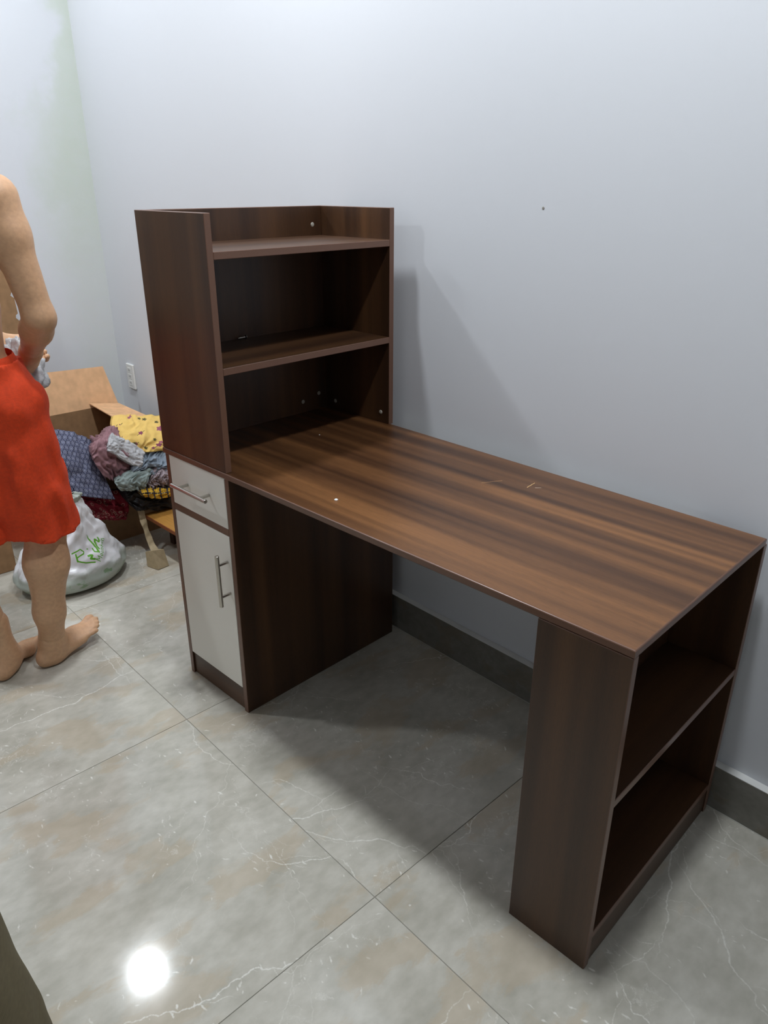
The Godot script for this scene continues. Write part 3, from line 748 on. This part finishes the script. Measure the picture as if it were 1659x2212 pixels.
	garment("patterned_skirt", "navy cloth with small grey ring flowers draped over the front of the open box", C.navy, M.navy, deep, 0.005, 1.2, 1, Vector2(1.3, 1.6))
	garment("red_garment", "dark red floral garment under the navy cloth, above the white bag", C.red, M.red, Vector3(-0.05, 0.0, 0), 0.006, 2.0, 2, Vector2(1.6, 1.0))
	garment("mauve_shirt", "crumpled dusty pink shirt between the navy and the yellow clothes", C.mauve, M.mauve, deep, 0.013, 1.6, 3)
	garment("white_garment", "white cloth tucked under the yellow floral garment", C.white.map(func(r): return r.map(func(p): return p + Vector3(0.045, 0.004, 0.014))), M.white_cloth, Vector3(-0.06, -0.02, 0), 0.006, 1.4, 4)
	garment("floral_dress", "yellow floral garment on top of the clothes pile", C.yellow, M.yellow, deep, 0.006, 1.1, 5, Vector2(0.9, 0.8))
	garment("denim_shirt", "pale blue-grey garment below the yellow one, beside the desk", C.blue, M.blue, Vector3(-0.10, -0.03, 0), 0.013, 1.8, 6)
	garment("sage_shirt", "grey-green garment hanging lowest in the middle of the clothes pile", C.sage, M.sage, Vector3(-0.08, -0.01, -0.02), 0.008, 1.4, 7)
	garment("pale_garment", "pale pink-grey garment at the edge of the pile next to the desk cabinet", C.pink, M.pink, Vector3(-0.10, -0.01, 0), 0.012, 2.0, 8)
	garment("plaid_garment", "folded yellow and black plaid cloth on the low bench", C.plaid, M.plaid, Vector3(-0.10, -0.01, 0), 0.004, 1.0, 9, Vector2(1.2, 0.5))
	garment("black_garment", "black garment lying on the low bench under the plaid cloth", C.black, M.black, Vector3(-0.12, 0.0, 0), 0.010, 1.7, 10)

# ------------------------------------------------------------------ plastic bag
func bag_texture() -> ImageTexture:
	var W := 2048; var H := 1024
	var n := layer(noise(61, 0.01, 4), W, H)
	var d := PackedByteArray(); d.resize(W * H * 3)
	var cols := [Vector2(0.12, 0.19), Vector2(0.02, 0.13), Vector2(0.93, 0.20), Vector2(0.22, 0.10), Vector2(0.32, 0.17), Vector2(0.86, 0.12)]
	for j in H:
		var t := 1.0 - j / float(H)               # 0 at the floor, 1 at the knot
		for i in W:
			var q := n[j * W + i] / 255.0
			var c := rgb(236, 236, 238)
			var k := sm(0.33 + 0.16 * (q - 0.5), 0.20, t)     # the contents show grey-green through the film
			c = c.lerp(rgb(168, 178, 166), k * 0.85)
			for s in cols:
				var v := Vector2((i / float(W) - s.x) * 2.6, t - s.y)
				v *= Vector2(0.8, 1.5)
				c = c.lerp(rgb(104, 140, 92), 0.6 * sm(0.050, 0.020, v.length() + 0.16 * (q - 0.5)))
			var o := (j * W + i) * 3
			d[o] = int(c.r * 255); d[o + 1] = int(c.g * 255); d[o + 2] = int(c.b * 255)
	# the brush lettering «Rich» with a thin line of small letters rising below it; x to the right and y down in millimetres round its middle
	var K := 0.23
	var strokes := [
		[[-345, -40], [-200, -70], [-145, -20], [-160, 10], [-285, 38], 9.0], [[-290, -10], [-282, 92], 12.0], [[-282, 90], [-175, 148], [-60, 180], 9.0],
		[[-112, 62], [-80, 60], [-60, 70], [-98, 108], [-52, 132], 13.0], [[-78, -40], [-70, -36], 8.0],
		[[8, -16], [-2, 34], [46, 62], 10.0], [[44, -235], [72, -120], [68, 0], [48, 58], 17.0], [[98, 22], [116, -88], [146, -128], [182, -68], [206, -80], [216, -132], 13.0],
	]
	var word := [[[0, 0], [0, -46], [16, -16], [32, -46], [32, 0]], [[48, -14], [58, -30], [70, -14], [58, 0], [48, -14]], [[82, -28], [84, -2], [98, -4], [102, -28]], [[114, 0], [114, -28], [128, -26], [132, 0]],
		[[150, -44], [150, -2], [160, 0]], [[142, -28], [162, -28]], [[176, -24], [188, -26], [190, 0], [176, -4], [188, -16]], [[204, -26], [204, 0]], [[204, -38], [205, -36]], [[218, 0], [218, -28], [232, -26], [236, 0]]]
	var ang := -0.70
	for w in word:
		var s := []
		for p in w:
			var v := Vector2(p[0], p[1]).rotated(ang) * 1.65 + Vector2(8, 196)
			s.append([v.x, v.y])
		s.append(4.5); strokes.append(s)
	for s in strokes:
		var wd: float = s[-1]
		for k in s.size() - 2:
			var a := Vector2(s[k][0], s[k][1]); var b := Vector2(s[k + 1][0], s[k + 1][1])
			var steps := int(a.distance_to(b) / 2.0) + 1
			for q in steps + 1:
				var p := a.lerp(b, q / float(steps)) * K       # millimetres
				var cx := (BAG_TEXT.x - p.x * 1.2 / 1000.0 / 0.185 / TAU) * W
				var cy := (1.0 - (BAG_TEXT.y - p.y / 1000.0 / 0.33)) * H
				var rx := wd * K / 1000.0 / 0.185 / TAU * W * 1.15; var ry := wd * K / 1000.0 / 0.33 * H * 1.15
				for jj in range(int(cy - ry) - 1, int(cy + ry) + 2):
					for ii in range(int(cx - rx) - 1, int(cx + rx) + 2):
						if pow((ii - cx) / maxf(rx, 0.8), 2) + pow((jj - cy) / maxf(ry, 0.8), 2) <= 1.0 and jj >= 0 and jj < H:
							var o := (jj * W + posmod(ii, W)) * 3
							d[o] = 104; d[o + 1] = 176; d[o + 2] = 52
	return tex(d, W, H)

const BAG_TEXT := Vector2(0.952, 0.475)

func plastic_bag():
	var n := noise(33, 1.0, 3)
	# height, radius across, shift of the middle in x and z
	var prof := [[0.0, 0.02, 0.0, 0.0], [0.004, 0.135, 0, 0], [0.018, 0.178, 0, 0], [0.05, 0.197, 0, 0], [0.085, 0.192, 0, 0], [0.12, 0.172, 0.0, 0.0], [0.16, 0.146, 0.003, -0.001], [0.20, 0.122, 0.010, -0.004], [0.24, 0.098, 0.018, -0.010], [0.28, 0.070, 0.024, -0.016], [0.31, 0.046, 0.028, -0.020], [0.335, 0.034, 0.032, -0.024], [0.352, 0.040, 0.034, -0.028], [0.360, 0.012, 0.034, -0.028]]
	var rows := []; var uvs := []
	var R := 72; var C := 128
	for i in R + 1:
		var f := i / float(R) * (prof.size() - 1); var k := mini(int(f), prof.size() - 2); var u := f - k
		var p := []
		for q in 4: p.append(lerpf(prof[k][q], prof[k + 1][q], u))
		var row := []; var ur := []
		for j in C + 1:
			var th := TAU * j / C
			var y: float = p[0]
			var dirn := Vector3(cos(th), 0, sin(th))
			var amp := 0.011 * sm(0.0, 0.06, y)
			var crease := n.get_noise_3d(cos(th) * 1.6, y * 11.0, sin(th) * 1.6)
			var fold := sin(th * 9.0 + 2.0 * n.get_noise_3d(cos(th), y * 4.0, sin(th) + 7.0) * 3.0)
			var r: float = p[1] * (1.0 + 0.035 * fold * sm(0.12, 0.30, y)) + amp * crease + 0.006 * signf(crease) * pow(absf(crease), 0.5) * sm(0.02, 0.1, y)
			var ell := Vector3(0.86, 1, 1.06)
			row.append(dirn * r * ell + Vector3(p[2], y + 0.01 * crease * sm(0.05, 0.2, y), p[3])); ur.append(Vector2(j / float(C), 1.0 - y / 0.33))
		rows.append(row); uvs.append(ur)
	var t := thing("plastic_bag", "white plastic bag with green brush lettering standing on the floor by the person's leg", "bag", Vector3(-0.83, 0, 0.625))
	var m := textured(bag_texture(), Color.WHITE, 0.3)
	put("film", grid_mesh(rows, uvs), m, t)

# ------------------------------------------------------------------ the person
class Flesh:
	var v := PackedVector3Array()
	var n := PackedVector3Array()
	var idx := PackedInt32Array()
	# prims: [a, b, radius at a, radius at b, blend]
	func add(prims: Array, c: float, cut = null):
		var lo := Vector3.ONE * 1e9; var hi := Vector3.ONE * -1e9
		for p in prims:
			var r := maxf(p[2], p[3]) + 2.5 * c
			for e in [p[0], p[1]]:
				lo = lo.min(e - Vector3.ONE * r); hi = hi.max(e + Vector3.ONE * r)
		var nx := int((hi.x - lo.x) / c) + 2; var ny := int((hi.y - lo.y) / c) + 2; var nz := int((hi.z - lo.z) / c) + 2
		var f := PackedFloat32Array(); f.resize(nx * ny * nz); f.fill(1.0)
		for p in prims:
			var a: Vector3 = p[0]; var ba: Vector3 = p[1] - p[0]; var ra: float = p[2]; var rb: float = p[3]; var k: float = p[4]
			var bb := maxf(ba.dot(ba), 1e-9)
			var pad := maxf(ra, rb) + k + 2.0 * c
			var l := (a.min(p[1]) - Vector3.ONE * pad - lo) / c; var h := (a.max(p[1]) + Vector3.ONE * pad - lo) / c
			for z in range(maxi(int(l.z), 0), mini(int(h.z) + 1, nz)):
				for y in range(maxi(int(l.y), 0), mini(int(h.y) + 1, ny)):
					var id := (z * ny + y) * nx
					for x in range(maxi(int(l.x), 0), mini(int(h.x) + 1, nx)):
						var q := lo + Vector3(x, y, z) * c - a
						var t := clampf(q.dot(ba) / bb, 0.0, 1.0)
						var d := (q - ba * t).length() - (ra + (rb - ra) * t)
						var cur := f[id + x]
						var hh := maxf(k - absf(d - cur), 0.0) / k
						f[id + x] = minf(d, cur) - hh * hh * k * 0.25
		if cut != null:
			for z in nz:
				for y in ny:
					for x in nx:
						var id := (z * ny + y) * nx + x
						if f[id] < 0.08: f[id] = cut.call(lo + Vector3(x, y, z) * c, f[id])
		var at := PackedInt32Array(); at.resize(nx * ny * nz); at.fill(-1)
		var sy := nx; var sz := nx * ny
		var offs := [0, 1, sy, sy + 1, sz, sz + 1, sz + sy, sz + sy + 1]
		for z in nz - 1:
			for y in ny - 1:
				var row := (z * ny + y) * nx
				for x in nx - 1:
					var id := row + x
					var f0 := f[id]
					if f0 > 6.0 * c or f0 < -6.0 * c: continue
					var s0 := f0 < 0.0
					var mixed := false
					for o in range(1, 8):
						if (f[id + offs[o]] < 0.0) != s0: mixed = true; break
					if not mixed: continue
					var sum := Vector3.ZERO; var cnt := 0
					var e := [f0, f[id + 1], f[id + sy], f[id + sy + 1], f[id + sz], f[id + sz + 1], f[id + sz + sy], f[id + sz + sy + 1]]
					for k in 8:
						for b in 3:
							if k & (1 << b): continue
							var j := k | (1 << b)
							if (e[k] < 0.0) == (e[j] < 0.0): continue
							var t: float = e[k] / (e[k] - e[j])
							var q := Vector3(k & 1, (k >> 1) & 1, (k >> 2) & 1)
							q[b] += t
							sum += q; cnt += 1
					var g := Vector3(e[1] + e[3] + e[5] + e[7] - e[0] - e[2] - e[4] - e[6], e[2] + e[3] + e[6] + e[7] - e[0] - e[1] - e[4] - e[5], e[4] + e[5] + e[6] + e[7] - e[0] - e[1] - e[2] - e[3])
					at[id] = v.size()
					v.append(lo + (Vector3(x, y, z) + sum / cnt) * c); n.append(g.normalized())
		var st := [1, sy, sz]
		for z in range(1, nz - 1):
			for y in range(1, ny - 1):
				for x in range(1, nx - 1):
					var id := (z * ny + y) * nx + x
					if at[id] < 0: continue
					for b in 3:
						if (f[id] < 0.0) == (f[id + st[b]] < 0.0): continue
						var s1: int = st[(b + 1) % 3]; var s2: int = st[(b + 2) % 3]
						var q := [at[id], at[id - s1], at[id - s1 - s2], at[id - s2]]
						if q[1] < 0 or q[2] < 0 or q[3] < 0: continue
						var o := [0, 2, 1, 0, 3, 2] if f[id] < 0.0 else [0, 1, 2, 0, 2, 3]
						for k in o: idx.append(q[k])
	func mesh() -> ArrayMesh:
		var s := []; s.resize(Mesh.ARRAY_MAX)
		s[Mesh.ARRAY_VERTEX] = v; s[Mesh.ARRAY_NORMAL] = n; s[Mesh.ARRAY_INDEX] = idx
		var m := ArrayMesh.new(); m.add_surface_from_arrays(Mesh.PRIMITIVE_TRIANGLES, s); return m

func foot(heel: Vector3, dir: Vector3, out_: Vector3, ankle: Vector3, lift: float) -> Array:
	# heel on the floor, dir along the foot, out_ towards the little toe, lift = how far the toes are raised
	var P := func(l: float, s: float, h: float): return heel + dir * l + out_ * s + Vector3(0, h + lift * l * l * 22.0, 0)
	var a := [
		[P.call(0.022, 0.0, 0.026), P.call(0.05, 0.003, 0.034), 0.027, 0.032, 0.02],
		[P.call(0.05, 0.002, 0.045), ankle, 0.036, 0.034, 0.03],
		[ankle, ankle + Vector3(0, 0.10, 0), 0.036, 0.035, 0.03],
		[P.call(0.065, -0.004, 0.055), P.call(0.15, -0.018, 0.026), 0.032, 0.021, 0.03],
		[P.call(0.05, 0.010, 0.026), P.call(0.15, 0.024, 0.016), 0.025, 0.016, 0.02],
		[P.call(0.15, -0.022, 0.022), P.call(0.175, -0.020, 0.018), 0.020, 0.017, 0.02],
		[P.call(0.14, 0.0, 0.02), P.call(0.175, 0.002, 0.016), 0.02, 0.015, 0.02],
	]
	var toes := [[0.238, -0.024, 0.0125], [0.240, -0.004, 0.0088], [0.232, 0.010, 0.0083], [0.221, 0.022, 0.008], [0.206, 0.034, 0.0078]]
	for q in toes:
		var r: float = q[2]
		a.append([P.call(0.165, q[1] * 0.85, 0.017), P.call(q[0] - 0.022, q[1] * 0.98, r + 0.006), r * 1.05, r * 0.95, 0.010])
		a.append([P.call(q[0] - 0.022, q[1] * 0.98, r + 0.006), P.call(q[0] - r, q[1], r), r * 0.95, r, 0.005])
	return a

func hand(wrist: Vector3, dir: Vector3, side: Vector3, curl: Vector3, bend: float) -> Array:
	# dir: wrist to knuckles; side: towards the thumb; curl: the way fingers close
	var K := func(l: float, s: float, d: float): return wrist + dir * l + side * s + curl * d
	var a := [
		[wrist - dir * 0.05, wrist, 0.029, 0.027, 0.02],
		[wrist, K.call(0.05, 0.012, 0.0), 0.025, 0.021, 0.02], [wrist, K.call(0.05, -0.016, 0.0), 0.024, 0.018, 0.02],
		[K.call(0.04, 0.026, 0.0), K.call(0.085, 0.028, 0.002), 0.015, 0.0125, 0.015], [K.call(0.04, 0.008, 0.0), K.call(0.09, 0.008, 0.0), 0.016, 0.0125, 0.015],
		[K.call(0.04, -0.012, 0.0), K.call(0.086, -0.012, 0.002), 0.015, 0.012, 0.015], [K.call(0.035, -0.028, 0.0), K.call(0.078, -0.030, 0.004), 0.014, 0.011, 0.015],
	]
	var fingers := [[0.085, 0.028, 0.040, 0.0095], [0.09, 0.008, 0.045, 0.0098], [0.086, -0.012, 0.042, 0.0093], [0.078, -0.030, 0.033, 0.0085]]
	for q in fingers:
		var p: Vector3 = K.call(q[0], q[1], 0.002)
		var ang := bend; var r: float = q[3]; var len_: float = q[2]
		for seg in 3:
			var e: Vector3 = p + (dir * cos(ang) + curl * sin(ang)) * len_
			a.append([p, e, r * 1.08, r * 0.94, 0.005])
			p = e; ang += bend * 1.15; len_ *= 0.68; r *= 0.94
	var b: Vector3 = K.call(0.022, 0.026, 0.008); var c: Vector3 = K.call(0.055, 0.050, 0.024); var d: Vector3 = K.call(0.085, 0.054, 0.034); var e2: Vector3 = K.call(0.108, 0.050, 0.042)
	a.append([b, c, 0.015, 0.012, 0.014]); a.append([c, d, 0.0115, 0.0105, 0.005]); a.append([d, e2, 0.0105, 0.0088, 0.004])
	return a

func person():
	var t := thing("person", "barefoot person with a bare back in loose orange shorts, at the left edge", "person", Vector3(-0.325, 0, 0.95))
	var o := Vector3(-0.325, 0, 0.95)
	var F := Vector3(-0.49, 0, -0.87).normalized()      # facing the corner
	var Rt := Vector3(-F.z, 0, F.x)                      # the person's right
	var P := func(x: float, y: float, z: float): return Vector3(x, y, z) - o
	# the spine leans a little over the front foot
	var B := func(r: float, y: float, f: float):
		var c := Vector3(-0.39, 0, 0.93).lerp(Vector3(-0.405, 0, 0.955), sm(0.88, 1.0, y)).lerp(Vector3(-0.45, 0, 0.935), sm(1.0, 1.32, y)) - o
		return c + Rt * r + F * f + Vector3(0, y, 0)
	var sh: Vector3 = P.call(-0.290, 1.389, 0.818); var el: Vector3 = P.call(-0.259, 1.088, 0.772); var wr: Vector3 = P.call(-0.401, 0.973, 0.765)
	var kneeR: Vector3 = P.call(-0.297, 0.495, 0.850); var ankR: Vector3 = P.call(-0.318, 0.085, 0.890)
	var ankL: Vector3 = P.call(-0.368, 0.085, 1.026); var kneeL: Vector3 = P.call(-0.400, 0.49, 1.050)
	var hipR: Vector3 = B.call(0.080, 0.87, 0.0); var hipL: Vector3 = B.call(-0.080, 0.87, 0.0)
	var shL: Vector3 = B.call(-0.182, 1.385, 0.01); var elL: Vector3 = B.call(-0.235, 1.105, 0.05); var wrL: Vector3 = B.call(-0.09, 0.985, 0.225)
	var prims := [
		[B.call(-0.055, 0.88, 0.0), B.call(0.055, 0.88, 0.0), 0.098, 0.098, 0.05],
		[B.call(-0.045, 1.02, 0.0), B.call(0.045, 1.02, 0.0), 0.086, 0.086, 0.05],
		[B.call(-0.05, 1.12, 0.005), B.call(0.05, 1.12, 0.005), 0.088, 0.088, 0.05],
		[B.call(-0.07, 1.25, 0.0), B.call(0.07, 1.25, 0.0), 0.100, 0.100, 0.05],
		[B.call(-0.085, 1.34, -0.005), B.call(0.085, 1.34, -0.005), 0.092, 0.092, 0.06],
		[B.call(-0.11, 1.40, -0.005), B.call(0.11, 1.40, -0.005), 0.058, 0.058, 0.06],
		[B.call(0, 1.42, 0.0), B.call(0, 1.53, 0.02), 0.062, 0.055, 0.05],
		[sh, sh.lerp(el, 0.3), 0.058, 0.050, 0.04], [sh.lerp(el, 0.3), el, 0.050, 0.040, 0.03],
		[el, el.lerp(wr, 0.35), 0.041, 0.042, 0.02], [el.lerp(wr, 0.35), wr, 0.042, 0.028, 0.02],
		[shL, shL.lerp(elL, 0.3), 0.060, 0.055, 0.05], [shL.lerp(elL, 0.3), elL, 0.055, 0.041, 0.03],
		[elL, elL.lerp(wrL, 0.35), 0.041, 0.042, 0.02], [elL.lerp(wrL, 0.35), wrL, 0.042, 0.028, 0.02],
		[hipR, kneeR, 0.084, 0.060, 0.05], [hipL, kneeL, 0.084, 0.060, 0.05],
		[kneeR, P.call(-0.281, 0.37, 0.873), 0.056, 0.061, 0.03], [P.call(-0.281, 0.37, 0.873), P.call(-0.292, 0.20, 0.890), 0.061, 0.043, 0.03], [P.call(-0.292, 0.20, 0.890), ankR, 0.043, 0.037, 0.03],
		[kneeL, P.call(-0.388, 0.38, 1.060), 0.058, 0.062, 0.03], [P.call(-0.388, 0.38, 1.060), P.call(-0.378, 0.19, 1.048), 0.062, 0.043, 0.03], [P.call(-0.378, 0.19, 1.048), ankL, 0.043, 0.037, 0.03],
	]
	var sk := Flesh.new()
	sk.add(prims, 0.010)
	var fd := Vector3(-0.28, 0, -0.96).normalized()
	sk.add(foot(P.call(-0.312, 0.0, 0.945), fd, Vector3(-fd.z, 0, fd.x), ankR, 0.045), 0.005)
	var fl := Vector3(-0.72, 0, -0.69).normalized()
	sk.add(foot(P.call(-0.322, 0.0, 1.062), fl, -Vector3(-fl.z, 0, fl.x), ankL, 0.0), 0.005)
	var hd: Vector3 = (P.call(-0.455, 0.903, 0.778) - wr).normalized()
	var side := F.slide(hd).normalized()
	sk.add(hand(wr, hd, side, -Rt.slide(hd).normalized(), 0.55), 0.004)
	var hd2 := (F * 0.5 + Rt * 0.6 + Vector3(0, -0.6, 0)).normalized()
	sk.add(hand(wrL, hd2, F.slide(hd2).normalized(), Rt.slide(hd2).normalized(), 0.5), 0.004)
	# head: skull, jaw, nose, ears, lips, brows
	var hc: Vector3 = B.call(0, 1.635, 0.035)
	var Hp := func(r: float, y: float, f: float): return hc + Rt * r + F * f + Vector3(0, y, 0)
	sk.add([
		[B.call(0, 1.48, 0.012), Hp.call(0, -0.08, 0.0), 0.055, 0.056, 0.03],
		[Hp.call(0, 0.025, -0.022), Hp.call(0, 0.03, 0.02), 0.083, 0.078, 0.04], [Hp.call(0, -0.03, 0.02), Hp.call(0, -0.085, 0.055), 0.062, 0.030, 0.04],
		[Hp.call(-0.035, -0.05, 0.03), Hp.call(0.035, -0.05, 0.03), 0.035, 0.035, 0.03],
		[Hp.call(0, 0.01, 0.092), Hp.call(0, -0.028, 0.108), 0.008, 0.012, 0.012], [Hp.call(-0.012, -0.033, 0.098), Hp.call(0.012, -0.033, 0.098), 0.008, 0.008, 0.008],
		[Hp.call(-0.038, 0.022, 0.082), Hp.call(0.038, 0.022, 0.082), 0.010, 0.010, 0.012], [Hp.call(-0.018, -0.062, 0.088), Hp.call(0.018, -0.062, 0.088), 0.006, 0.006, 0.006], [Hp.call(-0.015, -0.072, 0.086), Hp.call(0.015, -0.072, 0.086), 0.0065, 0.0065, 0.004],
		[Hp.call(0.079, 0.012, -0.008), Hp.call(0.075, -0.03, 0.0), 0.013, 0.009, 0.008], [Hp.call(-0.079, 0.012, -0.008), Hp.call(-0.075, -0.03, 0.0), 0.013, 0.009, 0.008],
	], 0.005)
	put("body", sk.mesh(), M.skin, t)
	for s in [-1.0, 1.0]:
		var eye := SphereMesh.new(); eye.radius = 0.011; eye.height = 0.022
		put("eye", eye, M.plastic, t, Hp.call(s * 0.031, 0.002, 0.080))
	var hr := Flesh.new()
	hr.add([[Hp.call(0, 0.045, -0.03), Hp.call(0, 0.055, 0.02), 0.090, 0.082, 0.03], [Hp.call(0, -0.02, -0.045), Hp.call(0, 0.03, -0.035), 0.066, 0.086, 0.03]], 0.007)
	put("hair", hr.mesh(), M.hair, t)
	# shorts: wide legs, cut level at the hems and the waist, with soft vertical folds
	var fold := noise(12, 9.0, 2)
	var cut := func(q: Vector3, d: float) -> float:
		var hang := sm(0.98, 0.55, q.y)
		var l := q.dot(Rt) * 46.0 + q.dot(F) * 31.0
		d += 0.007 * hang * sin(l + 3.0 * fold.get_noise_3d(q.x, q.y * 0.3, q.z)) + 0.012 * fold.get_noise_3d(q.x * 0.9, q.y * 0.6, q.z * 0.9) + 0.003 * sm(0.80, 0.97, q.y) * sin(l * 2.6) - 0.011
		return maxf(maxf(d, (0.470 + 0.008 * sin(l * 0.6)) - q.y), q.y - 0.978)
	var so := Flesh.new()
	var hemR: Vector3 = P.call(-0.301, 0.42, 0.866); var hemL: Vector3 = P.call(-0.376, 0.42, 1.020)
	so.add([
		[B.call(-0.055, 0.995, 0.0), B.call(0.055, 0.995, 0.0), 0.096, 0.096, 0.03],
		[B.call(-0.068, 0.86, 0.0), B.call(0.068, 0.86, 0.0), 0.110, 0.110, 0.05],
		[B.call(0.070, 0.84, 0.0), hemR, 0.106, 0.098, 0.012], [B.call(-0.070, 0.84, 0.0), hemL, 0.106, 0.100, 0.012],
	], 0.008, cut)
	var shorts := put("shorts", so.mesh(), M.orange, t)
	shorts.set_meta("label", "loose orange shorts")
	var band := []; var bu := []
	for i in 9:
		var row := []; var ur := []
		for j in 73:
			var a := TAU * j / 72.0
			var y := 0.962 + 0.004 * i
			var bulge := 0.004 * sin(PI * i / 8.0)
			row.append(B.call(0, y, 0) + Rt * (0.157 + bulge + 0.0015 * sin(a * 40.0)) * cos(a) + F * (0.106 + bulge + 0.0015 * sin(a * 40.0)) * sin(a) + Vector3(0, 0.004 * sin(a * 2.0), 0)); ur.append(Vector2(j / 9.0, i / 9.0))
		band.append(row); bu.append(ur)
	put("waistband", grid_mesh(band, bu), M.orange, shorts)
	# what the person carries
	var carry := Vector3(-0.500, 0.900, 0.765)
	var rows := []; var uvs := []
	var n := noise(44, 1.2, 3)
	for i in 33:
		var row := []; var ur := []
		for j in 49:
			var th := TAU * j / 48.0; var ph := PI * i / 32.0
			var dr := Vector3(sin(ph) * cos(th), cos(ph), sin(ph) * sin(th))
			var r := 1.0 + 0.35 * n.get_noise_3dv(dr * 1.5) + 0.12 * sin(ph) * sin(th * 6.0 + dr.y * 5.0)
			row.append(dr * Vector3(0.055, 0.095, 0.060) * r); ur.append(Vector2(j / 12.0, i / 8.0))
		rows.append(row); uvs.append(ur)
	var cb := put("cloth_bundle", grid_mesh(rows, uvs), M.white_cloth, self, carry)
	tag(cb, "crumpled white cloth held in front of the person in orange shorts", "cloth")

# ------------------------------------------------------------------ khaki cloth beside the camera
func foreground():
	var rows := []; var uvs := []
	var n := noise(55, 1.0, 3)
	for i in 49:
		var row := []; var ur := []
		var s := i / 48.0
		for j in 97:
			var th := TAU * j / 96.0
			var y := 0.60 * (1.0 - s)
			var r := (0.15 + 0.05 * s) * sm(-0.01, 0.07, s)
			var d := Vector3(cos(th), s * 1.5, sin(th))
			r *= 1.0 + 0.03 * sin(th * 7.0 + 2.5 * n.get_noise_3dv(d * 0.8)) * sm(0.15, 0.9, s) + 0.05 * n.get_noise_3dv(d)
			row.append(Vector3(r * cos(th), y, r * sin(th))); ur.append(Vector2(j / 8.0, s * 4.0))
		rows.append(row); uvs.append(ur)
	var o := put("draped_cloth", grid_mesh(rows, uvs), M.khaki, self, Vector3(0.85, 0, 1.55))
	tag(o, "dark khaki cloth hanging in folds at the lower left corner, nearest the camera", "cloth")
